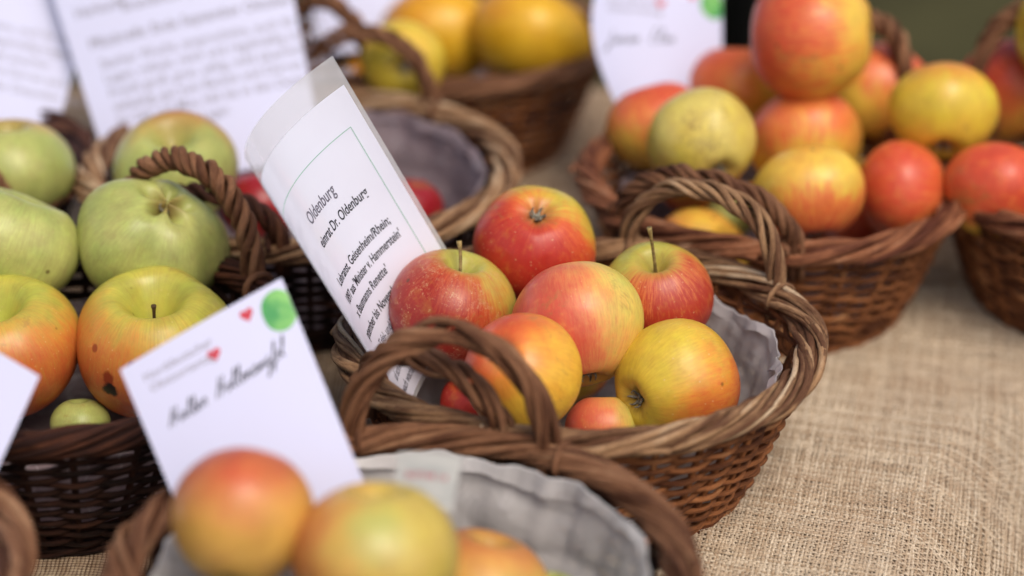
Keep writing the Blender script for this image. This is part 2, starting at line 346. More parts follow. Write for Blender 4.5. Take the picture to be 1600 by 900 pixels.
def cloth():
    mb = MB()
    xs = np.arange(-75, 90.1, .6); ys = np.arange(45, 172.1, .6); X, Y = np.meshgrid(xs, ys)
    Z = cloth_z(X, Y)
    # the edges hang over the table
    eb = np.clip(Y - 166, 0, 6) / 6; ef = np.clip(51 - Y, 0, 6) / 6
    el = np.clip(-69 - X, 0, 6) / 6; er = np.clip(X - 84, 0, 6) / 6
    Z = Z - 40 * (eb ** 2 + ef ** 2 + el ** 2 + er ** 2)
    inside = ((X > .6) & (X < 45.4) & (Y > 83.6) & (Y < 126.4)); Z = Z - .08 * inside
    mb.grid(np.stack([X, Y, Z], -1))
    o = mb.build('burlap_tablecloth', M_burlap)
    # real interlaced threads where the camera is close enough to see them
    p = .225; ca, sa = math.cos(math.radians(-14)), math.sin(math.radians(-14)); x0, y0 = 24.0, 104.0
    rg = np.random.default_rng(5); A0 = .05; L = 40
    s_ = np.arange(-L, L, p / 2); PV = []; PF = []; PT = []; n0 = 0; sides = 5
    an = np.linspace(0, 2 * np.pi, sides, endpoint=False)
    def rot(a, b):
        a2 = a + .55 * noise2(a, b, 21, .12) + .07 * noise2(a, b, 22, .8); b2 = b + .55 * noise2(a, b, 23, .12) + .07 * noise2(a, b, 24, .8)
        return x0 + a2 * ca - b2 * sa, y0 + a2 * sa + b2 * ca
    for fam in (0, 1):
        for i in range(int(-L / p), int(L / p)):
            c0 = i * p; jit = rg.normal() * .02 + .03 * np.interp(s_, np.linspace(-L, L, 60), rg.normal(size=60))
            sg = 1 if fam == 0 else -1
            zz = sg * A0 * np.cos(np.pi * (s_ / p - i))
            X1, Y1 = rot(c0 + jit, s_) if fam == 0 else rot(s_, c0 + jit)
            keep = (X1 > 0) & (X1 < 46) & (Y1 > 83) & (Y1 < 127)
            if keep.sum() < 12: continue
            k = np.where(keep)[0]; k = np.arange(k[0], k[-1] + 1)
            X1, Y1, zz = X1[k], Y1[k], zz[k]
            P = np.stack([X1, Y1, cloth_z(X1, Y1) + .10 + zz], 1)
            T = np.gradient(P, axis=0); T /= np.linalg.norm(T, axis=1)[:, None]
            A_ = np.cross(T, [0, 0, 1.]); B_ = np.cross(T, A_)
            th_ = rg.uniform(.066, .092) * (1 + .25 * np.interp(k, np.linspace(0, len(s_), 160), rg.normal(size=160)).clip(-1.3, 2.2))
            V = P[:, None] + th_[:, None, None] * (A_[:, None] * np.cos(an)[None, :, None] * 1.15 + B_[:, None] * np.sin(an)[None, :, None] * .75)
            m = len(k); ii = np.arange(m - 1)[:, None]; jj = np.arange(sides)[None]; j2 = (jj + 1) % sides
            PF.append(np.stack([ii * sides + jj, ii * sides + j2, (ii + 1) * sides + j2, (ii + 1) * sides + jj], -1).reshape(-1, 4) + n0)
            PV.append(V.reshape(-1, 3)); PT.append(np.full(m * sides, rg.uniform(0, 1))); n0 += m * sides
    V = (np.vstack(PV) * CM).astype(np.float32); F = np.vstack(PF).astype(np.int32)
    me = bpy.data.meshes.new('woven_threads'); me.vertices.add(len(V)); me.vertices.foreach_set('co', V.ravel())
    me.loops.add(F.size); me.loops.foreach_set('vertex_index', F.ravel()); me.polygons.add(len(F))
    me.polygons.foreach_set('loop_start', np.arange(0, F.size, 4, dtype=np.int32)); me.polygons.foreach_set('loop_total', np.full(len(F), 4, np.int32))
    me.update(calc_edges=True); me.polygons.foreach_set('use_smooth', [True] * len(F))
    ta = me.attributes.new('tone', 'FLOAT', 'POINT'); ta.data.foreach_set('value', np.concatenate(PT).astype(np.float32))
    t = NT('jute_thread'); oc = t.obj(); tone = t.attr('tone')
    c = t.mix(tone, lin('b09a80'), lin('d8c9b2')); c = t.mix(t.ramp(t.noise(oc, 700, 3), .35, .7, 0, .45), c, lin('8a6c50'))
    c = t.mix(t.ramp(t.noise(oc, 60, 3), .45, .75, 0, .35), c, lin('ecdcc2')); c = t.mix(t.ramp(t.noise(oc, 9, 3), .42, .72, 0, .25), c, lin('9c7e66'))
    t.out(Base_Color=c, Roughness=.85, Specular_IOR_Level=.15, Normal=t.bump(t.noise(oc, 900, 2), .5, .0004)); me.materials.append(t.m)
    link('woven_threads', me, o)
    # loose fibres standing off the cloth
    mb = MB()
    for i in range(420):
        x, y = rg.uniform(8, 34), rg.uniform(88, 122); a = rg.uniform(0, 6.28); Lf = rg.uniform(.3, 1.6); t_ = np.linspace(0, 1, 7)
        a_ = a + t_ * rg.normal() * 1.8; px_ = x + np.cumsum(np.cos(a_)) * Lf / 7; py_ = y + np.cumsum(np.sin(a_)) * Lf / 7
        mb.tube(np.stack([px_, py_, cloth_z(px_, py_) + .2 + .22 * np.sin(t_ * 3.1) * rg.random()], 1), .014, 3, False, (0, 0, 1), 1.0)
    mb.build('loose_fibres', t.m, o)['kind'] = 'stuff'
    tag(o, 'coarse tan burlap cloth spread over the market table under the baskets', 'tablecloth')
cloth()
# market table under the cloth
def box(mb, x0, x1, y0, y1, z0, z1):
    v = [(x, y, z) for z in (z0, z1) for y in (y0, y1) for x in (x0, x1)]
    f = [(0, 2, 3, 1), (4, 5, 7, 6), (0, 1, 5, 4), (2, 6, 7, 3), (0, 4, 6, 2), (1, 3, 7, 5)]
    mb.add(v, f)
# black post behind the table
def post():
    mb = MB(); p = onz(1152, 60, 0)
    c = at(1154, 40, 215); x, y = c[0], c[1]
    for z0, z1, w_ in ((-78, 170, 2.6), (-78, -75, 4.5)):
        a = np.linspace(0, 2 * np.pi, 4, endpoint=False) + math.pi / 4
        pts = np.array([[0, 0, z0], [0, 0, z1]], float)
        mb.tube(pts, w_, 8, ref=(1, 0, 0))
    o = mb.build('stall_post', M_post, loc=(x, y, 0))
    tag(o, 'black upright post behind the table between card and stacked apples', 'post')
post()

# ------------------------------------------------------------------ baskets
HB = 9.2
def wall_r(t): return t ** .85
class Basket:
    def __init__(s, name_label, cx, cy, rx, ry, seed, rimmat, sidemat, detail=1.0, rb=.72):
        s.c = np.array([cx, cy, 0.]); s.rx, s.ry, s.rb = rx, ry, rb
        r = np.random.default_rng(seed); s.seed = seed
        s.root = tag(empty('wicker_basket', s.c), name_label, 'basket', 'wicker baskets on the burlap')
        n_st = 34; rows = 20; seg = int(6 * detail); sides = 6 if detail >= 1 else 5
        wa = snoise(np.linspace(0, 6.28, 8), seed)
        mb = MB(); N = n_st * seg; th = np.linspace(0, 2 * np.pi, N, endpoint=False)
        for k in range(rows):
            t = (k + .5) / rows; z = .25 + t * (HB - .7)
            for q in (0,):
                ph = math.pi * q
                off = .27 * np.cos(n_st / 2 * th + ph + (k % 2) * math.pi)
                R = s.rad(t) + off + .06 * snoise(th, seed * 50 + k * 2 + q, 9, 3)
                zz = z + (.07 if q else -.07) * np.sin(n_st / 2 * th + (k % 2) * math.pi) + .10 * snoise(th, seed * 90 + k * 2 + q, 9, 2)
                pts = np.stack([s.ex(R) * np.cos(th), s.ey(R) * np.sin(th), zz], 1)
                rad = .172 * (1 + .18 * snoise(th, seed * 7 + k + 31 * q, 6, 2))
                tone = np.repeat(.45 + .22 * snoise(th, seed * 3 + k * 5 + q, 7, 1.0) + r.normal() * .14, sides)
                mb.tube(pts, np.clip(rad, .1, .26), sides, True, (0, 0, 1), tone)
        for i in range(n_st):
            a = 2 * math.pi * i / n_st; t = np.linspace(-.02, 1.02, 14)
            R = s.rad(np.clip(t, 0, 1)); aa = a + .03 * r.normal() + t * r.normal() * .05
            pts = np.stack([s.ex(R) * np.cos(aa), s.ey(R) * np.sin(aa), .25 + t * (HB - .7)], 1)
            mb.tube(pts, .21, 5, False, (0, 0, 1) if False else (math.sin(a), -math.cos(a), 0), .55 + r.normal() * .15)
        # foot braid
        for q in range(3):
            R = s.rad(0) + .15 + .2 * np.cos(9 * th + q * 2.1); zz = .3 + .22 * np.sin(9 * th + q * 2.1)
            mb.tube(np.stack([s.ex(R) * np.cos(th), s.ey(R) * np.sin(th), zz], 1), .2, sides, True, (0, 0, 1), .5 + r.normal() * .1)
        mb.build('woven_side', sidemat, s.root)
        mb = MB(); Rm = 1.0
        for i in range(26):                       # base: a tight spiral of canes on crossed ribs
            R = 13.5 * rb * (i + .5) / 26
            th2 = np.linspace(0, 2 * np.pi, 72, endpoint=False)
            mb.tube(np.stack([s.ex(R) * np.cos(th2), s.ey(R) * np.sin(th2), .35 + .12 * np.cos(12 * th2 + i * math.pi)], 1), .19, 5, True, (0, 0, 1), .5 + r.normal() * .1)
        mb.build('base', M_dark, s.root)
        # rolled rim: many canes wound over the edge
        mb = MB(); ns = 14; N = 330; th = np.linspace(0, 2 * np.pi, N, endpoint=False); sd_ = 8 if detail >= 1 else 5
        TW = 5
        for q in range(ns):
            ph = 2 * np.pi * q / ns + .2 * r.normal()
            ps = TW * th + ph + .6 * snoise(th, seed * 11 + q, 6, 1)
            cr = 1 + .2 * snoise(th, seed * 13 + q, 8, 2); fq = r.uniform(.68, 1.22); tq = r.normal() * .2
            R = 13.25 + .78 * np.cos(ps) * cr; zz = HB - .05 + .62 * np.sin(ps) * cr + .12 * snoise(th, seed * 17, 3, 1)
            pts = np.stack([s.ex(R) * np.cos(th), s.ey(R) * np.sin(th), zz], 1)
            rad = fq * np.clip(.195 * (1 + .22 * snoise(th, seed * 19 + q, 6, 1)), .15, .36)
            # the inner side of each cane stays smooth and bare, its outside weathered
            tone = np.repeat(.5 + .22 * snoise(th, seed * 23 + q, 7, 1) + tq, sd_)
            mb.tube(pts, rad * (1 + .25 * np.exp(-((np.mod(th * 2.3 + q, 1.9) - .9) / .035) ** 2)), sd_, True, (0, 0, 1), tone)
        for q in range(4):                        # core
            R = 13.25 + .3 * math.cos(q * 1.57) + 0 * th; zz = HB - .05 + .3 * math.sin(q * 1.57) + 0 * th
            mb.tube(np.stack([s.ex(R) * np.cos(th), s.ey(R) * np.sin(th), zz], 1), .3, 5, True, (0, 0, 1), .1)
        for q in range(5):                       # cut cane ends that stick out of the roll
            a0 = r.uniform(0, 6.28); L = r.uniform(.10, .22); aa = a0 + np.linspace(0, L, 7)
            R = 13.3 + np.linspace(.75, 1.15, 7) * r.uniform(.7, 1.1); zz = HB + np.linspace(.1, .3, 7) * r.uniform(-.6, .6)
            mb.tube(np.stack([s.ex(R) * np.cos(aa), s.ey(R) * np.sin(aa), zz], 1), .19, 6, False, (0, 0, 1), .7)
        mb.build('rim', rimmat, s.root)
    def rad(s, t): return 13.5 * (s.rb + (.965 - s.rb) * np.asarray(t) ** .8)
    def ex(s, R): return R * s.rx / 13.5
    def ey(s, R): return R * s.ry / 13.5
    def handle(s, p1, p2, h, lean=1.0, r=.62, ns=4, tw=3.2, sr=.27, mat=None, skew=0.0, loose=0.0, flat=.6):
        """p1, p2: feet (photo positions on the rim); the arch rises h cm"""
        f = []
        for p in (p1, p2):
            w_ = onz(p[0], p[1], HB) - s.c; a = math.atan2(w_[1] / s.ry, w_[0] / s.rx)
            f.append(np.array([s.rx * .985 * math.cos(a), s.ry * .985 * math.sin(a), HB]))
        f1, f2 = f; mid = (f1 + f2) / 2; outw = nrm([mid[0], mid[1], 0]); base = nrm(f2 - f1)
        t = np.linspace(0, 1, 110); sn = np.sin(np.pi * t) ** flat
        e = (t - .5); spread = .5 - .5 * np.cos(np.pi * t); spread = .35 * t + .65 * spread
        ctr = f1 + (f2 - f1)[None] * spread[:, None]
        ctr = ctr + np.outer(sn * h, [0, 0, 1]) + np.outer(sn * lean, outw) + np.outer(np.sin(np.pi * t) * skew, base)
        dn = np.clip(np.abs(e) * 2 - .93, 0, 1) / .07
        ctr[:, 2] -= dn * 1.6
        T = np.gradient(ctr, axis=0); T /= np.linalg.norm(T, axis=1)[:, None]
        A = outw - T * (T @ outw)[:, None]; A /= np.linalg.norm(A, axis=1)[:, None]; B = np.cross(T, A)
        mb = MB(); rr = np.random.default_rng(s.seed * 5 + int(p1[0]) % 97)
        for q in range(ns):
            ps = 2 * np.pi * (tw * t + q / ns) + .3 * snoise(t * 6.28, s.seed + q, 3) + .1 * rr.normal()
            cr = r * (1 + .2 * snoise(t * 6, s.seed * 3 + q, 3) + loose * rr.uniform(-1, 1) * np.sin(np.pi * t))
            pts = ctr + (A * np.cos(ps)[:, None] + B * np.sin(ps)[:, None]) * cr[:, None]
            tone = np.repeat(.45 + .2 * snoise(t * 6, s.seed * 4 + q, 5) + .1 * rr.normal(), 8); tone = np.append(tone, [.6, .6])
            mb.tube(pts, sr * (1 + .12 * snoise(t * 6, q + s.seed, 4)), 8, False, outw, tone)
        for ft, tt in ((f1, 4), (f2, 105)):       # the cane ends wound round the rim under each foot
            a = math.atan2(ft[1] / s.ry, ft[0] / s.rx)
            for j in range(1):
                u = np.linspace(-.2, 2.7, 24); aa = a + (j - 1) * .05 + .012 * u * (1 if tt == 4 else -1)
                R = 13.25 + (.98 + .05 * j) * np.cos(u + .6); zz = HB + .98 * np.sin(u + .6) - .05
                pts = np.stack([s.ex(R) * np.cos(aa), s.ey(R) * np.sin(aa), zz], 1)
                mb.tube(pts, sr * .85, 6, False, (math.sin(a), -math.cos(a), 0), .5 + .1 * rr.normal())
        mb.build('handle', mat or M_handle, s.root)
    def liner(s, label, mat, zt=8.4, zb=.9, seed=1, amp=.35, rag=.5, lift=None, tape=False):
        n, m = 420, 46
        th = np.linspace(0, 2 * np.pi, n, endpoint=False); V = np.zeros((m, n, 3))
        top = zt + rag * snoise(th, seed * 3, 9, 2) + .15 * snoise(th, seed * 4, 14, 5)
        if lift is not None: top = top + lift(th)
        for i in range(m):
            q = i / (m - 1)
            if q < .45: R = 13.5 * (s.rb - .05) * (q / .45) * np.ones(n); z = np.full(n, zb)
            else:
                u = (q - .45) / .55; z = zb + (top - zb) * u
                tz = np.clip((z - .25) / (HB - .7), 0, 1); R = s.rad(tz) - .75 - .25 * u
            pl = np.mod(th * 3.6 + .8 * snoise(th, seed * 21, 6, 1), 1.0); pl = np.where(pl < .3, pl / .3, (1 - pl) / .7)
            pl2 = np.mod(th * 7.3 + 1.1 * snoise(th, seed * 25, 6, 1) + q * .6, 1.0); pl2 = np.where(pl2 < .5, pl2 * 2, (1 - pl2) * 2)
            cr = amp * (noise2(th * 6.5 + 0 * z, z * .7 + q * 6, seed, 1.1) * .5)
            cr = np.abs(cr) ** .8 * np.sign(cr)
            wgt = min(1, q / .4)
            R = R - np.abs(cr) * wgt * 1.3 - (pl * .26 + pl2 * .13) * np.clip((q - .35) / .65, 0, 1) * amp * 2.2; z = z + (.5 * np.abs(noise2(R * np.cos(th), R * np.sin(th), seed + 1, .7)) * amp if q < .45 else 0)
            V[i] = np.stack([s.ex(R) * np.cos(th), s.ey(R) * np.sin(th), z], 1)
        F_ = []
        for i in range(8):                        # the edge is folded inwards over itself
            q = i / 7; dd = (.7 + .7 * snoise(th, seed * 6, 9, 3)).clip(.02, 2.4) * q; zt_ = V[-1, :, 2] - dd
            tz = np.clip((zt_ - .25) / (HB - .7), 0, 1); R = np.hypot(V[m - 1, :, 0] * 13.5 / s.rx, V[m - 1, :, 1] * 13.5 / s.ry) - .05 - .35 * q * (1 + .6 * snoise(th, seed * 8, 10, 3))
            F_.append(np.stack([s.ex(R) * np.cos(th), s.ey(R) * np.sin(th), zt_], 1))
        V = np.concatenate([V, np.array(F_)])
        mb = MB(); mb.grid(V, True)
        o = mb.build('paper_liner', mat, loc=s.c, smooth=False)
        tag(o, label, 'paper liner', 'paper liners in the baskets')
        for p in o.data.polygons: p.use_smooth = True
        return o

def bk(*a, **k): return Basket(*a, **k)
A = bk('wicker basket in the centre holding red and yellow apples and the laminated sheet', 3.9, 102.3, 13.7, 12.3, 1, M_rim, M_side, 1.35)
B = bk('wicker basket at upper right piled high with orange striped apples', 17.9, 125.6, 12.9, 12.6, 2, M_rim_red, M_side, 1.0)
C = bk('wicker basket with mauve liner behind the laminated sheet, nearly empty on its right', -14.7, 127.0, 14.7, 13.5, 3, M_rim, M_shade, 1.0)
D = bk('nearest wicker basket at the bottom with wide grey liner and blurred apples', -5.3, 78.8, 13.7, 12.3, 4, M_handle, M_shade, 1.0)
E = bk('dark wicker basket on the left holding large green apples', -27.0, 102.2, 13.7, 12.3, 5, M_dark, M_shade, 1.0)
H = bk('wicker basket at the back holding big golden yellow apples', -5.8, 153.8, 13.7, 12.3, 6, M_handle, M_side, 1.0)
G = bk('blurred wicker basket at the right edge beside the pile of striped apples', 42.1, 125.6, 12.7, 12.6, 7, M_rim_red, M_side, 1.0)
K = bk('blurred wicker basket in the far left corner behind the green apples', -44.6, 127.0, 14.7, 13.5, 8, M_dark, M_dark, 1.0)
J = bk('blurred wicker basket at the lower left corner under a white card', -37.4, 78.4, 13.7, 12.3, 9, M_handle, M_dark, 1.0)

A.handle((985, 372), (1200, 462), 5.2, lean=.9, r=.45, tw=1.8, sr=.21, ns=6, mat=M_rim)
A.handle((602, 600), (806, 668), 3.6, lean=.8, r=.45, tw=1.5, sr=.22, ns=5, loose=.35)
D.handle((545, 690), (862, 712), 6.4, lean=1.0, r=.52, tw=1.5, sr=.235, ns=6, loose=.3, flat=.75)
D.handle((500, 1300), (760, 1300), 6.0, lean=1.0, r=.6, tw=1.7, sr=.36)
B.handle((1010, 330), (1240, 385), 4.2, lean=.6, r=.46, tw=3.2, sr=.23, ns=5)
B.handle((1310, 140), (1470, 190), 7.6, lean=1.0, r=.45, tw=3.0, sr=.28)
C.handle((240, 365), (440, 395), 3.6, lean=.3, r=.42, tw=3.0, sr=.26, mat=M_dark)
C.handle((480, 150), (684, 165), 5.4, lean=.4, r=.45, tw=2.6, sr=.27)
E.handle((195, 388), (388, 446), 7.0, lean=.4, r=.5, tw=5.0, sr=.28)
H.handle((485, 95), (590, 132), 6.2, lean=.6, r=.45, tw=2.5, sr=.27)
K.handle((-190, 390), (42, 350), 4.6, lean=.4, r=.5, tw=3.0, sr=.28)
G.handle((1490, 190), (1660, 140), 8.0, lean=1.0, r=.45, tw=3.0, sr=.28)

A.liner('grey translucent paper liner of the centre basket, its torn edge showing beside the apples', M_liner, 8.2, 1.0, 11, .28, .55)
D.liner('wide crumpled grey liner of the nearest basket with a taped label', M_liner_pale, 9.2, .8, 12, .4, .35)
C.liner('mauve grey liner of the basket behind the laminated sheet', M_liner_dark, 9.0, .8, 13, .22, .4)
B.liner('brownish liner just showing under the heaped striped apples', M_liner_dark, 7.0, 2.0, 14)
H.liner('liner under the golden apples of the back basket', M_liner_dark, 7.5, 2.0, 15)
E.liner('liner under the large green apples of the left basket', M_liner_dark, 6.6, 1.5, 16)

# ------------------------------------------------------------------ apples
def apple_mesh(name, R, seed, ribs=.02, squash=.88, lump=.02, taper=.06, cav=(.30, .25), bcav=(.20, .24)):
    r = np.random.default_rng(seed); nu, nv = 72, 52
    ph = np.linspace(0, 2 * np.pi, nu, endpoint=False)[None]; 
    q = np.linspace(0, 1, nv)[:, None]
    th = np.pi * (q - .085 * np.sin(2 * np.pi * q) )          # denser near the poles
    p0 = r.uniform(0, 6.28, 6)
    rho = np.sin(th) * (1 + taper * np.cos(th) + .05 * np.sin(th) ** 2) / 1.05
    low = .35 + .65 * np.clip((1 - np.cos(th)) / 2, 0, 1)
    rho = rho * (1 + ribs * np.cos(5 * ph + p0[0]) * low + ribs * .5 * np.cos(4 * ph + p0[4]) * (1 - low)
                 + lump * np.cos(2 * ph + p0[1]) + lump * .7 * np.cos(3 * ph + p0[2]) * np.cos(th))
    z = np.cos(th) * squash + 0 * ph
    z = z + lump * 1.2 * np.cos(ph + p0[3]) * rho
    z = z - cav[0] * np.exp(-(rho / cav[1]) ** 2) * (th < np.pi / 2) + (bcav[0] * (1 + ribs * 6 * np.cos(5 * ph + p0[0]))) * np.exp(-(rho / bcav[1]) ** 2) * (th > np.pi / 2)
    V = np.stack([rho * np.cos(ph), rho * np.sin(ph), z], -1) * R
    V[0] = V[0].mean(0); V[-1] = V[-1].mean(0)
    mb = MB(); mb.grid(V, True); return mb

# colour kinds: base, base2, blush, deep
KINDS = {
 'red':    ('bfae40', 'd8a23c', 'd0502e', 'aa2420'),
 'redg':   ('aaa64a', 'c0a244', 'b8442a', '8e1c18'),
 'pinky':  ('c9c05c', 'd9bd5a', 'da7850', 'c24c3c'),
 'orange': ('deb23c', 'dfa338', 'da7236', 'c24228'),
 'yellow': ('cdb43a', 'd4ae40', 'd67e34', 'bd482e'),
 'stripe': ('dcb848', 'dda544', 'de7840', 'c94630'),
 'pale':   ('c8b04a', 'ccb862', 'c98a3c', 'b8602c'),
 'green':  ('9aa258', 'b0b066', 'b08a48', '9a5a38'),
 'ygreen': ('a9a945', 'bfb048', 'd0883c', 'c05a30'),
 'rust':   ('a9a648', 'c0a844', 'c8603a', 'a02a22'),
 'dull':   ('c3ac50', 'cbb05c', 'd0904a', 'b8683c'),
 'muted':  ('cda04a', 'd4a456', 'cc7c44', 'b85038'),
 'gold':   ('d49e1c', 'd9aa2c', 'cf8a20', 'c07018'),
 'deepred':('a8442c', 'b0402c', 'b02a28', '8c1620'),
}
APPLES = []
def apple(label, px, py, rpx, z, kind, axis=(0, 0, 1), blush=(0, 0, 1), amt=0.0, stem=0, calyx=True, seed=1, spots=(), cav=(.42, .24), bcav=(.24, .24), group='apples in the baskets', squash=.88, ribs=.02, lump=.02, stemc=None, stem_bend=(.3, 0), **mk):
    """rpx: visible radius in photo pixels. axis: world direction of the stem end. blush: world direction of the red side."""
    P = onz(px, py, z); R = rpx * depth_of(P) / FPX
    ax = Vector([float(v) for v in axis]).normalized()
    rot = ax.to_track_quat('Z', 'Y').to_matrix()
    spin = Matrix.Rotation(seed * 1.7, 3, 'Z'); M = rot @ spin
    bl = (M.transposed() @ Vector([float(v) for v in blush]).normalized())
    k = KINDS[kind]
    mat = apple_mat('apple_skin_' + kind, k[0], k[1], k[2], k[3], bl, amt, seed=seed * 1.37 % 11, spots=[(M.transposed() @ Vector(d_), r_, c_) for d_, r_, c_ in spots], **mk)
    mb = apple_mesh('apple', R, seed, ribs, squash, lump, cav=cav, bcav=bcav)
    o = mb.build('apple', mat, loc=P); o.rotation_euler = M.to_euler()
    tag(o, label, 'apple', group)
    APPLES.append((label, P, R))
    if stem:
        sm = MB(); t = np.linspace(0, 1, 14); L = stem
        z0 = (squash - cav[0] - .03) * R
        pts = np.stack([stem_bend[0] * L * t ** 2, stem_bend[1] * L * t ** 2, z0 + L * t], 1)
        rad = .10 + .035 * np.exp(-(t / .15) ** 2) + .07 * np.exp(-((1 - t) / .12) ** 2)
        sm.tube(pts, rad, 8, False, (0, 1, 0)); s_ = sm.build('stem', stemc or M_stem, o)
    if calyx:
        cm = MB(); rr = np.random.default_rng(seed + 5); z0 = -(squash - bcav[0] + .01) * R
        for i in range(6):
            a = i * 2 * math.pi / 6 + rr.normal() * .15; L = .55 + .2 * rr.random(); t = np.linspace(0, 1, 7)
            rad_ = .14 + (.34 * np.sin(t * 2.2)) ; pts = np.stack([rad_ * np.cos(a + t * .5), rad_ * np.sin(a + t * .5), z0 + .05 - L * t * .9], 1)
            cm.tube(pts, .13 * (1 - t * .8), 5, False, (math.cos(a), math.sin(a), 0))
        a = np.linspace(0, 6.28, 12, endpoint=False)
        cm.tube(np.array([[0, 0, z0 + .15], [0, 0, z0 - .1]]), .2, 8, False, (1, 0, 0))
        cm.build('calyx', M_calyx, o)
    return o, M, R

up = (0, 0, 1)
# --- centre basket
apple('red apple with grey calyx facing up, at the back of the centre basket', 836, 380, 97, 11.4, 'red', (-.05, .45, -.9), (-.45, -.6, -.5), .50, seed=3, bcav=(.26, .30), dots=.6, soft=.35, streak=.6, squash=.92)
apple('dusty dark red apple with a short stem, touching the laminated sheet', 706, 484, 100, 9.4, 'redg', (.22, .05, .97), (-.75, -.6, -.35), .38, stem=2.4, seed=4, dust=.45, streak=.55, dots=.5, russet=.35, squash=.93)
apple('smooth rosy apple with a yellow green right side, in the middle of the centre heap', 903, 508, 103, 10.0, 'pinky', (-.15, .55, .55), (-.85, -.5, .1), .12, seed=6, streak=.42, soft=.5, dots=.35, squash=.97, ribs=.008)
apple('red apple with green shoulder and long thin straight stem, right of the centre heap', 1027, 463, 88, 9.6, 'rust', (-.1, -.25, .95), (.45, -.7, -.5), .22, stem=3.5, seed=7, streak=1.1, dots=.6, squash=.95, stem_bend=(-.1, 0), russet=.25, soft=.45)
apple('orange yellow apple seen behind the front handle of the centre basket', 815, 582, 95, 10.0, 'orange', (.3, .4, -.5), (-.7, .2, .55), -.12, seed=8, streak=.25, soft=.5, dots=.3, squash=.95, ribs=.008)
apple('glossy yellow apple with orange right cheek, front right in the centre basket', 1056, 600, 102, 7.5, 'yellow', (.78, .58, -.02), (.8, -.35, -.1), -.38, seed=9, streak=.4, soft=.4, dots=.8, squash=.95)
apple('small peach coloured apple half hidden at the front rim of the centre basket', 942, 668, 60, 5.2, 'pinky', (0, .5, .8), (-.5, -.3, .3), -.1, seed=10, streak=.25, soft=.5)
apple('red orange apple under the front handle beside the sheet foot', 742, 640, 60, 3.8, 'red', (.4, .3, .5), (-.6, -.5, .1), .3, seed=12, streak=.4)
# --- upper right basket
apple('huge pink and orange apple on top of the pile, its dark calyx facing right', 1268, 56, 101, 17.5, 'stripe', (-.93, .25, -.1), (-.75, -.2, .25), .02, seed=21, streak=1.0, soft=.35, squash=1.0, dots=.3, ribs=.012)
apple('red orange apple at the left end of the pile below the white card', 1027, 198, 80, 10.3, 'stripe', (-.2, .4, .8), (.1, .2, .9), .08, seed=22, streak=.9, soft=.35)
apple('pale yellow apple with brown russet cracks on its skin', 1097, 222, 85, 12.4, 'pale', (-.3, .8, .3), (-.2, -.2, -.9), -.45, seed=23, streak=.3, crack=.9, squash=.95)
apple('dull orange apple half hidden beneath the huge topmost apple', 1156, 142, 84, 10.5, 'orange', (0, .3, .8), (-.4, 0, .6), -.3, seed=24, streak=.3)
apple('orange striped apple directly under the huge topmost apple', 1258, 222, 90, 10.0, 'stripe', (0, .7, .6), (-.2, .1, .9), -.3, seed=25, streak=1.2, soft=.3)
apple('yellow apple with red flames around its lower half, just above the rim', 1264, 305, 88, 10.2, 'stripe', (-.1, .6, .7), (.2, -.5, -.85), -.12, seed=26, streak=1.3, soft=.25)
apple('bright red streaked apple resting on the rim at the right of the pile', 1411, 298, 80, 9.0, 'stripe', (-.95, .1, -.15), (-.3, -.5, .5), .18, seed=27, streak=1.5, soft=.28)
apple('orange apple to the right of the huge topmost apple', 1364, 152, 96, 10.5, 'stripe', (.2, .6, .7), (.55, 0, .75), -.25, seed=28, streak=1.0, soft=.35)
apple('large plain yellow apple above the bright red one', 1474, 175, 85, 13.0, 'yellow', (.1, .75, .55), (0, .3, .9), -.75, seed=29, streak=.3)
apple('yellow orange apple glimpsed through the handle below the cracked yellow one', 1090, 286, 62, 6.5, 'orange', (0, .3, .8), (0, 0, -1), .0, seed=30)
apple('small green yellow apple deep behind the rim under the twisted handle', 1142, 338, 40, 7.0, 'green', (0, .3, .8), (0, 0, -1), -.5, seed=31)
apple('deep red apple wedged left of the flamed yellow apple', 1190, 322, 46, 6.6, 'red', (0, .3, .8), (0, -.6, -.3), .6, seed=32)
# --- right edge basket
apple('blurred red apple in the basket at the right edge', 1556, 298, 84, 9.8, 'stripe', (.2, .6, .7), (.1, -.4, .5), .3, seed=41, streak=.3)
apple('blurred orange apple at the right edge above the red one', 1584, 145, 96, 10.0, 'stripe', (-.2, .6, .7), (-.55, 0, .75), .1, seed=42, streak=.3)
apple('blurred pink apple cut by the right edge, beside the lower red one', 1722, 305, 80, 9.5, 'stripe', (0, .6, .7), (0, -.5, .3), .3, seed=43)
apple('blurred yellow apple cut by the upper right corner', 1672, 50, 95, 16.5, 'yellow', (.9, .3, 0), (.7, 0, .2), -.3, seed=44)
# --- left basket
apple('big ribbed green apple with brown dried calyx on top', 238, 380, 113, 11.0, 'green', (-.38, .22, -.9), (0, 0, -1), -.9, spots=[((-.93, -.3, -.12), .09, '5f4a2a')], seed=51, bcav=(.30, .34), ribs=.085, lump=.05, streak=.3, dots=.3, squash=.92)
apple('yellow green apple with orange blush, deep stem hollow and black rotten spot', 243, 540, 126, 7.6, 'ygreen', (.06, -.12, .95), (-.5, -.55, -.65), -.02, russet=.9, spots=[((-.38, -.78, .02), .11, '8c3a1c'), ((-.36, -.74, -.12), .13, '170b09'), ((-.1, -.8, .2), .07, '9a4a24'), ((-.5, -.6, .3), .06, '9a4a24')], stem=1.9, stemc=M_stem_d, seed=52, cav=(.72, .34), ribs=.05, lump=.03, streak=.35, soft=.5, squash=.96, stem_bend=(0, 0))
apple('blurred green apple at the left edge beside the big ribbed one', 14, 384, 114, 11.0, 'green', (.35, .35, .8), (0, 0, -1), -.9, seed=53, cav=(.6, .34), ribs=.06, lump=.04, streak=.3)
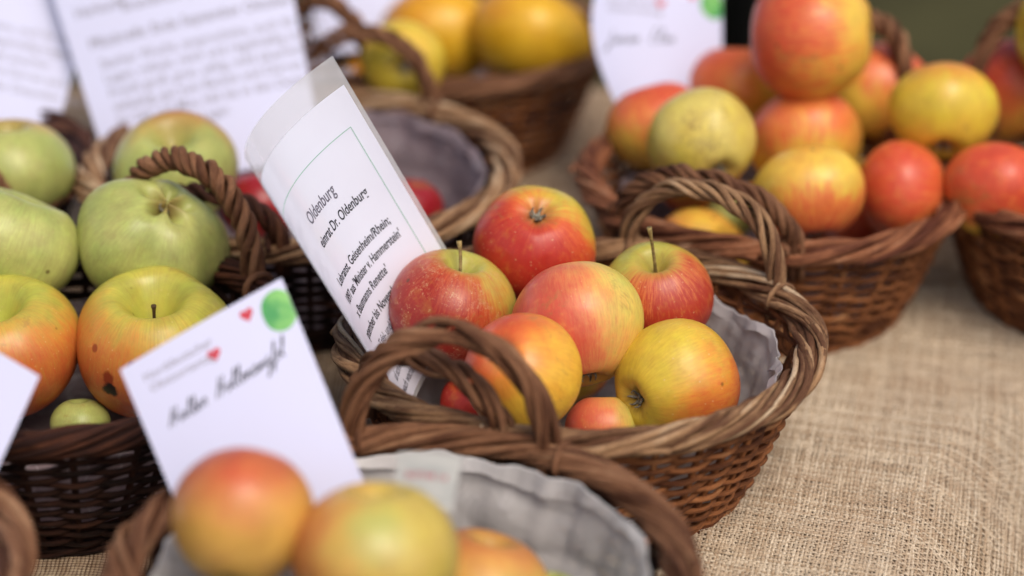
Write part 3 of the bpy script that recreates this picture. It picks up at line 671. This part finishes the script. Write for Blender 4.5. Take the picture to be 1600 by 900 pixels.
apple('blurred yellow orange apple at the left edge above the card corner', 4, 545, 126, 7.6, 'ygreen', (-.06, -.12, .95), (.5, -.55, -.65), .0, cav=(.7, .34), seed=54, streak=.35, soft=.5)
apple('small green apple low between the two blushed apples of the left basket', 125, 662, 46, 4.0, 'green', (0, .3, .8), (0, 0, -1), -.8, seed=55)
# --- basket behind the sheet
apple('green apple with reddish top leaning on the large white page', 274, 268, 97, 10.6, 'green', (.05, -.3, .9), (-.1, .95, .5), -.2, seed=61, cav=(.5, .34), ribs=.03, lump=.04, streak=.3, soft=.3, squash=1.0)
apple('small scarlet apple between the green apple and the laminated sheet', 408, 322, 64, 7.0, 'deepred', (0, .3, .8), (0, 0, 1), .4, seed=62)
apple('scarlet apple alone at the right of the mauve lined basket', 630, 330, 62, 6.4, 'deepred', (0, .3, .8), (0, 0, 1), .5, seed=63)
apple('blurred green apple in the far left corner basket', 18, 268, 95, 10.6, 'green', (0, .1, .9), (0, .9, .5), -.5, seed=64)
# --- back basket
apple('large golden apple at the left of the back basket', 684, 58, 92, 9.0, 'gold', (0, .5, .7), (-.5, 0, .5), -.6, seed=71, streak=.2, dots=.1, squash=.85)
apple('large golden apple at the right of the back basket', 828, 62, 97, 10.2, 'gold', (.3, .5, .7), (-.5, 0, .5), -.8, seed=72, streak=.2, dots=.1, squash=.80)
apple('small pale yellow apple with dark calyx in front of the golden ones', 630, 98, 66, 11.2, 'yellow', (-.1, .8, -.2), (0, .3, -.9), -.9, seed=73, streak=.2)
# --- nearest basket
apple('orange apple with a red spot in front of the handwritten card', 380, 808, 114, 12.6, 'muted', (.1, .5, .5), (-.1, .3, .9), -.2, seed=81, spots=[((.05, -.35, .8), .42, 'c4583a')], streak=.15, soft=.5, dots=.1, squash=.97)
apple('blurred yellow green apple in the middle of the nearest basket', 588, 876, 134, 11.2, 'dull', (0, .3, .9), (-.8, 0, .2), -.3, seed=82, streak=.3, soft=.5, squash=.95, spots=[((.05, -.5, .7), .6, 'aab262')])
apple('blurred yellow orange apple at the bottom edge', 752, 922, 108, 6.4, 'dull', (.2, .3, .9), (0, .6, .7), -.1, seed=83, streak=.2, soft=.5)
apple('blurred green apple sliver at the bottom edge right of the orange ones', 858, 948, 62, 5.5, 'green', (0, .3, .9), (0, 0, -1), -.9, seed=84)
apple('blurred orange apple squeezed behind the yellow green one', 512, 806, 52, 8.4, 'orange', (0, .3, .9), (0, 0, 1), .2, seed=85)

# --- apples lower down in the heaps, which carry the ones on top
def pix(P):
    d = np.asarray(P, float) - CAM; z = d @ FW
    return 800 + FPX * (d @ RX) / z, 450 - FPX * (d @ UP) / z, z
BURIED = [('orange apple at the bottom of the heap, behind the twisted front handle', 'stripe', 3.5, (12.8, 121.5, 4.8)),
          ('orange apple at the bottom of the heap, under the plain yellow one', 'stripe', 3.6, (24.8, 130.6, 4.8)),
          ('orange apple outside the frame at the front of the right edge basket', 'stripe', 3.6, (44.0, 119.8, 4.9)),
          ('orange apple low at the left wall of the right edge basket', 'stripe', 3.6, (38.5, 129.0, 4.9)),
          ('orange apple low at the back of the right edge basket', 'stripe', 3.6, (46.5, 128.6, 4.9)),
          ('orange apple on top of others in the middle of the right edge basket', 'stripe', 3.6, (45.2, 127.4, 10.4)),
          ('apple hidden under the red one with the grey calyx', 'orange', 3.2, (3.6, 108.6, 4.6)),
          ('golden apple hidden low at the left of the back basket', 'gold', 3.7, (-11.5, 156.5, 4.2)),
          ('golden apple hidden low at the right of the back basket', 'gold', 3.7, (1.4, 157.5, 4.9)),
          ('yellow apple hidden under the orange one before the handwritten card', 'dull', 3.4, (-12.2, 78.4, 4.4))]
for i, (lab, kd, R_, P_) in enumerate(BURIED):
    px_, py_, dz_ = pix(P_); rr_ = np.random.default_rng(i + 3); ax_ = rr_.normal(size=3) * .4 + np.array([0, .3, .7])
    apple(lab, px_, py_, R_ * FPX / dz_, P_[2], kd, ax_, rr_.normal(size=3), .0, seed=100 + i, streak=.6, soft=.5)

# ------------------------------------------------------------------ paper sheets and cards
class Sheet:
    """a developable sheet: f(u, v) in cm from the top left corner gives a world point"""
    def __init__(s, fn, W, H): s.f = fn; s.W = W; s.H = H
    def P(s, u, v, lift=0.0):
        u = np.asarray(u, float); v = np.asarray(v, float); e = .02
        p = s.f(u, v)
        if lift:
            a = s.f(u + e, v) - s.f(u - e, v); b = s.f(u, v + e) - s.f(u, v - e)
            n = np.cross(b, a); n /= np.linalg.norm(n, axis=-1)[..., None] + 1e-12
            n = n * np.where((n @ (CAM - s.ctr)) < 0, -1, 1)[..., None] if False else n
            p = p + n * lift * s.sgn
        return p
    def init(s):
        s.ctr = s.f(np.array(s.W / 2), np.array(s.H / 2)); e = .02
        a = s.f(np.array(s.W * .8 + e), np.array(s.H / 2)) - s.f(np.array(s.W * .8 - e), np.array(s.H / 2))
        b = s.f(np.array(s.W * .8), np.array(s.H / 2 + e)) - s.f(np.array(s.W * .8), np.array(s.H / 2 - e))
        s.sgn = 1.0; n = np.cross(b, a)
        if np.dot(n, CAM - s.ctr) < 0: s.sgn = -1.0
        return s
    def sheet(s, mb, u0, u1, v0, v1, th=.03, lift=0.0, nu=40, nv=50):
        U, Vv = np.meshgrid(np.linspace(u0, u1, nu), np.linspace(v0, v1, nv))
        f = s.P(U, Vv, lift + th); b = s.P(U, Vv, lift + 1e-6)
        mb.grid(f); mb.grid(b[:, ::-1])
        for e1, e2 in ((f[0], b[0]), (f[-1], b[-1]), (f[:, 0], b[:, 0]), (f[:, -1], b[:, -1])):
            mb.grid(np.stack([e1, e2]))
def bilinear(TL, TR, BL, BR, bulge=0.0, W=1, H=1, bulge_v=0.0, twist=0.0, bow=0.0):
    TL, TR, BL, BR = map(np.array, (TL, TR, BL, BR)); n = nrm(np.cross(TR - TL, BL - TL))
    if np.dot(n, CAM - TL) < 0: n = -n
    def f(u, v):
        a = (np.asarray(u) / W)[..., None]; b = (np.asarray(v) / H)[..., None]
        p = TL * (1 - a) * (1 - b) + TR * a * (1 - b) + BL * (1 - a) * b + BR * a * b
        p = p - nrm(TR - TL) * (bow * (1 - a) * np.sin(np.pi * np.clip(b, 0, 1)) ** 1.2)
        return p + n * (bulge * 4 * a * (1 - a) + bulge_v * 4 * b * (1 - b) + twist * (a - .5) * (b - .5))
    return f
def text_mesh(s, txt, u, v, size, mat, name, parent, bold=0.0, sx=1.0, lift=.05, shear=0.0, right=False, tilt=0.0):
    cu = bpy.data.curves.new('t', 'FONT'); cu.body = txt; cu.size = size; cu.offset = bold; cu.shear = shear
    cu.align_x = 'RIGHT' if right else 'LEFT'; cu.resolution_u = 4
    ob = bpy.data.objects.new('t', cu); sc.collection.objects.link(ob)
    bpy.context.view_layer.update()
    me = bpy.data.meshes.new_from_object(ob.evaluated_get(bpy.context.evaluated_depsgraph_get()))
    bpy.data.objects.remove(ob)
    n = len(me.vertices); co = np.zeros(n * 3, np.float32); me.vertices.foreach_get('co', co); co = co.reshape(-1, 3)
    U = u + co[:, 0] * sx; Vv = v - co[:, 1] + tilt * co[:, 0]
    P = s.P(U, Vv, lift) * CM
    return me, P
def texts(s, items, name, mat, parent, lift=.05):
    V = []; F = []; n0 = 0
    for it in items:
        me, P = text_mesh(s, mat=mat, name=name, parent=parent, lift=lift, **it)
        V.append(P); F += [[x + n0 for x in p.vertices] for p in me.polygons]; n0 += len(P)
        bpy.data.meshes.remove(me)
    me = bpy.data.meshes.new(name); me.from_pydata(np.vstack(V).tolist(), [], F); me.materials.append(mat); me.update()
    return link(name, me, parent)

# --- curved laminated sheet of the centre basket
def lam_sheet():
    W, H = 13.4, 19.2
    tl = math.radians(25); c2, s2 = math.cos(tl), math.sin(tl)
    BK = -FW
    def w3(x, y, z): return RX * x + UP * y + BK * z
    ang = math.atan2(307, 178)                      # page-down direction in the picture
    ax, ay = math.cos(ang), -math.sin(ang)
    a = w3(ax * c2, ay * c2, -s2); n = w3(ax * s2, ay * s2, c2); c = nrm(np.cross(n, a)); 
    if np.dot(c, RX) < 0: c = -c
    L0 = at(383, 247, 107.0)
    R, fR = 8.8, math.radians(-14); fL = fR - W / R
    def f(u, v):
        ph = fL + np.asarray(u) / R
        x = R * (np.sin(ph) + 1); nn = .97 * R * np.cos(ph)
        return L0 + x[..., None] * c - nn[..., None] * n + np.asarray(v)[..., None] * a
    s = Sheet(f, W, H).init()
    root = tag(empty('laminated_sheet', f(np.array(W * .6), np.array(H))), 'curved laminated white sheet with printed black text, stuck in the centre basket', 'information sheet')
    root_loc = root.location.copy()
    mb = MB(); s.sheet(mb, .75, W - .3, 1.8, H - .3, .03, .0, 60, 60)
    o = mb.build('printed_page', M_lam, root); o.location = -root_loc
    mb = MB()
    for q in ((0, W, 0, 1.8), (0, .75, 1.8, H), (W - .3, W, 1.8, H), (.75, W - .3, H - .3, H)):
        s.sheet(mb, *q, .03, 0, 40 if q[1] - q[0] > 2 else 4, 40 if q[3] - q[2] > 2 else 4)
    o = mb.build('film_border', M_film, root); o.location = -root_loc
    mb = MB(); lw = .022
    for q in ((2.4, W - 1.25, 4.1, 4.1 + lw * 2), (W - 1.25 - lw * 2, W - 1.25, 4.1 + lw * 2, H - 1)):
        s.sheet(mb, *q, .01, .035, 40, 40)
    o = mb.build('green_frame_line', M_green_line, root); o.location = -root_loc
    R1 = W - 2.3
    it = [dict(txt='Oldenburg', u=W - 4.4, v=6.6, size=1.1, bold=.012, right=True, sx=.72)]
    o = texts(s, it, 'title_text', M_ink_grey, root); o.location = -root_loc
    B_ = dict(bold=.012, right=True, sx=.68)
    it = [dict(txt='eimrat Dr. Oldenburg', u=W - 2.5, v=8.1, size=.92, **B_),
          dict(txt='Lehranst. Geisenheim/Rhein;', u=W - 2.2, v=10.4, size=.84, **B_),
          dict(txt="1897 aus 'Minister v. Hammerstein'", u=W - 2.0, v=11.5, size=.84, bold=.012, right=True, sx=.6),
          dict(txt="x Baumanns Renette'", u=W - 4.1, v=12.6, size=.84, **B_),
          dict(txt='ptember bis November', u=W - 3.9, v=13.9, size=.86, **B_),]
    o = texts(s, it, 'bold_text', M_ink, root); o.location = -root_loc
    N_ = dict(bold=.008, right=True, sx=.62)
    it = [dict(txt='uter Tafel- und Wirtschaftsapfel, vor', u=W - 1.8, v=15.2, size=.84, **N_),
          dict(txt='em in Kleingärten noch verbreitet.', u=W - 2.2, v=16.2, size=.84, **N_),
          dict(txt='uf schweren Böden gedeiht er', u=W - 2.9, v=17.2, size=.84, **N_),
          dict(txt='hwach wachsend und früh', u=W - 4.0, v=18.2, size=.84, **N_)]
    o = texts(s, it, 'small_text', M_ink_grey, root); o.location = -root_loc
lam_sheet()

# --- cursive pen strokes (unit: x-height 1)
GL = {
 'H': ([[(0, 0), (.25, 1), (.45, 2.1)], [(.9, 2.1), (.75, 1), (.6, 0)], [(.1, 1.05), (.8, 1.15), (1.15, .4)]], 1.3),
 'a': ([[(.7, .85), (.35, 1), (.05, .5), (.3, 0), (.65, .5), (.72, .9), (.72, .2), (1.0, .15)]], .95),
 'l': ([[(0, .15), (.45, 1.4), (.42, 2.1), (.2, 1.5), (.22, .2), (.6, .1)]], .58),
 'b': ([[(0, .15), (.4, 1.5), (.35, 2.0), (.2, 1.2), (.2, .1), (.6, .1), (.65, .7), (.3, .8)]], .7),
 'e': ([[(0, .3), (.4, .6), (.4, .95), (.1, .8), (.1, .2), (.6, .1)]], .6),
 'r': ([[(0, .1), (.2, .9), (.3, 1), (.55, .8), (.5, .2), (.7, .1)]], .65),
 'o': ([[(.3, .95), (.05, .6), (.2, .05), (.55, .3), (.5, .9), (.75, .85)]], .7),
 'n': ([[(0, .1), (.12, .95), (.15, .1), (.4, .9), (.55, .8), (.55, .15), (.8, .15)]], .8),
 'm': ([[(0, .1), (.12, .95), (.15, .1), (.35, .9), (.45, .1), (.7, .9), (.8, .15), (1.0, .15)]], 1.0),
 'g': ([[(.6, .85), (.3, 1), (.05, .5), (.3, .1), (.6, .8), (.55, -.8), (.2, -.9), (.8, .1)]], .8),
 'f': ([[(0, .1), (.5, 1.6), (.45, 2.1), (.25, 1.3), (.2, -.9), (.35, -.3), (.6, .3)]], .6),
 's': ([[(0, .1), (.3, .95), (.45, .5), (.3, .05), (.1, .1), (.6, .1)]], .6),
 'J': ([[(.7, 2.0), (.65, .4), (.4, -.9), (.05, -.5), (.6, .1), (1, .2)]], 1.0),
 'E': ([[(.8, 1.9), (.3, 2), (.2, 1.3), (.5, 1.1), (.1, .8), (.15, .1), (.8, .1)]], .9),
 'd': ([[(.6, .85), (.3, 1), (.05, .5), (.3, .05), (.6, .7), (.8, 2.1), (.65, .2), (.95, .15)]], .9),
 ' ': ([], 1.2)}
def handwriting(s, txt, u, v, sz, slope, root, rl, sr=.04, slant=.35):
    mb = MB(); x = 0
    for i, ch in enumerate(txt):
        g, adv = GL[ch]
        for st in g:
            p = np.array(st, float); t = np.linspace(0, len(p) - 1, len(p) * 5)
            px = np.interp(t, range(len(p)), p[:, 0]); py = np.interp(t, range(len(p)), p[:, 1])
            k = np.ones(5) / 5; px = np.convolve(np.pad(px, 2, 'edge'), k, 'valid'); py = np.convolve(np.pad(py, 2, 'edge'), k, 'valid')
            U = u + (x + px + slant * py) * sz; Vv = v - py * sz - slope * (U - u)
            P = s.P(U, Vv, .05)
            n = s.P(U[:1], Vv[:1], .1)[0] - s.P(U[:1], Vv[:1], .05)[0]
            T = np.gradient(P, axis=0); T /= np.linalg.norm(T, axis=1)[:, None] + 1e-9; Sd = np.cross(T, nrm(n))
            mb.grid(np.stack([P - Sd * sr, P + Sd * sr]))
        x += adv
    o = mb.build('handwriting', M_ink, root); o.location = -rl
def blob(s, mb, u, v, r, shape='dot', umax=None, vmin=None):
    a = np.linspace(0, 2 * np.pi, 28, endpoint=False)
    if shape == 'heart':
        x = r * (16 * np.sin(a) ** 3) / 16; y = r * (13 * np.cos(a) - 5 * np.cos(2 * a) - 2 * np.cos(3 * a) - np.cos(4 * a)) / 16
    else: x = r * np.cos(a) * (1 + .05 * np.cos(3 * a)); y = r * np.sin(a)
    rings = []
    for q in (0.02, .35, .7, 1.0):
        U = u + x * q; Vv = v - y * q
        if umax is not None: U = np.minimum(U, umax)
        if vmin is not None: Vv = np.maximum(Vv, vmin)
        rings.append(s.P(U, Vv, .05))
    mb.grid(np.stack(rings), True)
def card(label, cor, W, H, bulge, hand, hs, huv, slope, bulge_v=0.0, twist=0.0, small=True, hearts=True, mat=None, bow=0.0):
    s = Sheet(bilinear(*cor, bulge=bulge, W=W, H=H, bulge_v=bulge_v, twist=twist, bow=bow), W, H).init()
    root = tag(empty('name_card', s.ctr), label, 'card', 'handwritten name cards'); rl = root.location.copy()
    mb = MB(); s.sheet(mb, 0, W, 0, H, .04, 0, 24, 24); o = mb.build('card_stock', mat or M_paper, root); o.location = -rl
    if small:
        dv = 2.6 if small == 2 else 0
        it = [dict(txt='Norddeutscher', u=.9, v=1.35 + dv, size=.62, bold=.004, tilt=-.02), dict(txt='Obstsortentag', u=1.0, v=2.05 + dv, size=.62, bold=.004, tilt=-.02)]
        o = texts(s, it, 'printed_text', M_ink_soft, root); o.location = -rl
    if hand: handwriting(s, hand, huv[0], huv[1], hs, slope, root, rl)
    dv2 = 2.0 if small == 2 else 0
    if hearts:
        for (u, v) in ((W * .50, 1.75 + dv2), (W * .745, .75 + dv2)):
            mb = MB(); blob(s, mb, u, v, .36, 'heart'); o = mb.build('printed_heart', M_heart, root); o.location = -rl
        mb = MB(); blob(s, mb, W - .75, 1.25 + dv2 * .9, .95, 'dot', umax=W - .02); o = mb.build('green_dot', M_dot, root); o.location = -rl
    return s
# card of the nearest basket
BLp = (188 + 77 * 1.55, 578 + 190 * 1.55); BRp = (440 + 125 * 1.25, 435 + 310 * 1.25)
card('white name card with green dot and two red hearts, standing in the nearest basket',
     (at(188, 578, 100.5), at(440, 435, 102.5), at(BLp[0], BLp[1] - 10, 98.5), at(BRp[0], BRp[1], 98.0)), 9.3, 11.5, .25,
     'Halber Hollenangfel', .46, (1.15, 4.35), .16)
# left edge card
card('blurred blank corner of a white card at the left edge',
     (at(-200, 440, 103.0), at(62, 588, 101), at(-330, 820, 98.0), at(-70, 880, 98)), 9.3, 11.5, .25, None, 0, (0, 0), 0, hearts=False, small=False)
# upper right basket card
card('curled white name card with green corner dot, behind the left end of the striped apples',
     (at(945, -75, 149.0), at(1128, -58, 150.0), at(972, 185, 145.0), at(1128, 235, 147.0)), 9.0, 12.5, .9,
     'Jonan Elan', .55, (.7, 7.2), .16, twist=1.0, bow=1.6, small=2)

# --- large pages
def page(label, cor, W, H, bulge, lines, mat=M_ink_soft, tilt=0.0):
    s = Sheet(bilinear(*cor, bulge=bulge, W=W, H=H), W, H).init()
    root = tag(empty('printed_page_sheet', s.ctr), label, 'sheet', 'printed pages behind the apples'); rl = root.location.copy()
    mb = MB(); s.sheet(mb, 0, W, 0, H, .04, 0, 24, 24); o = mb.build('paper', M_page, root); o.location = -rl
    if lines: o = texts(s, lines, 'printed_text', mat, root); o.location = -rl
    return s
L = [dict(txt='Herkunft', u=1.0, v=10.0, size=.88, bold=.012), dict(txt='Deutschland, vor 1850 in', u=4.0, v=9.4, size=.88, bold=.012),
     dict(txt='Brandenburg, Havelland', u=4.0, v=10.3, size=.88, bold=.012),
     dict(txt='Pflückreife: Ende September Oktober', u=1.3, v=12.0, size=.88, bold=.014)]
body = ['Starker Wuchs, anspruchslos, auch für raue', 'Lagen, robust, reich und regelmäßig tragend,', 'Frucht groß, grün, saftig, mild säuerlich',
        'vielseitig, gut zum Backen und Dörren auch', 'für Saft und Mus, hält bis in den Dezember, sehr', 'lange haltbar im Lager.']
L += [dict(txt=b, u=1.6, v=13.3 + i * .87, size=.84, bold=.004) for i, b in enumerate(body)]
page('large white printed page rising behind the green apple at upper left',
     (at(18, -205, 150.0), at(402, -292, 150.0), at(187, 318, 142), at(506, 240, 142)), 14.8, 21.0, .5, L)
page('blurred white page in the far left corner',
     (at(-140, -260, 153.0), at(200, -190, 153.0), at(-290, 240, 144.0), at(62, 300, 144.0)), 14.8, 21.0, .5,
     [dict(txt=b, u=1.6, v=11.6 + i * .93, size=.74) for i, b in enumerate(body)])
page('pale lavender page behind the golden apples of the back basket',
     (at(455, -260, 172.0), at(648, -270, 172.0), at(497, 85, 163.0), at(628, 80, 163.0)), 8, 17, .3, None)
# --- label tape stuck on the liner of the nearest basket
def tape():
    s = Sheet(bilinear(at(622, 708, 97.5), at(722, 716, 97.2), at(618, 790, 93.5), at(706, 800, 93.2), bulge=.15, W=3.4, H=3.2), 3.4, 3.2).init()
    root = tag(empty('paper_label', s.ctr), 'small pale label with faint red writing on the grey liner', 'label'); rl = root.location.copy()
    mb = MB(); s.sheet(mb, 0, 3.4, 0, 3.2, .03, 0, 8, 8); o = mb.build('label_paper', M_tape, root); o.location = -rl
    o = texts(s, [dict(txt='ELSTAR 14', u=.5, v=1.6, size=.5, bold=.01)], 'red_text', M_red_ink, root); o.location = -rl
tape()
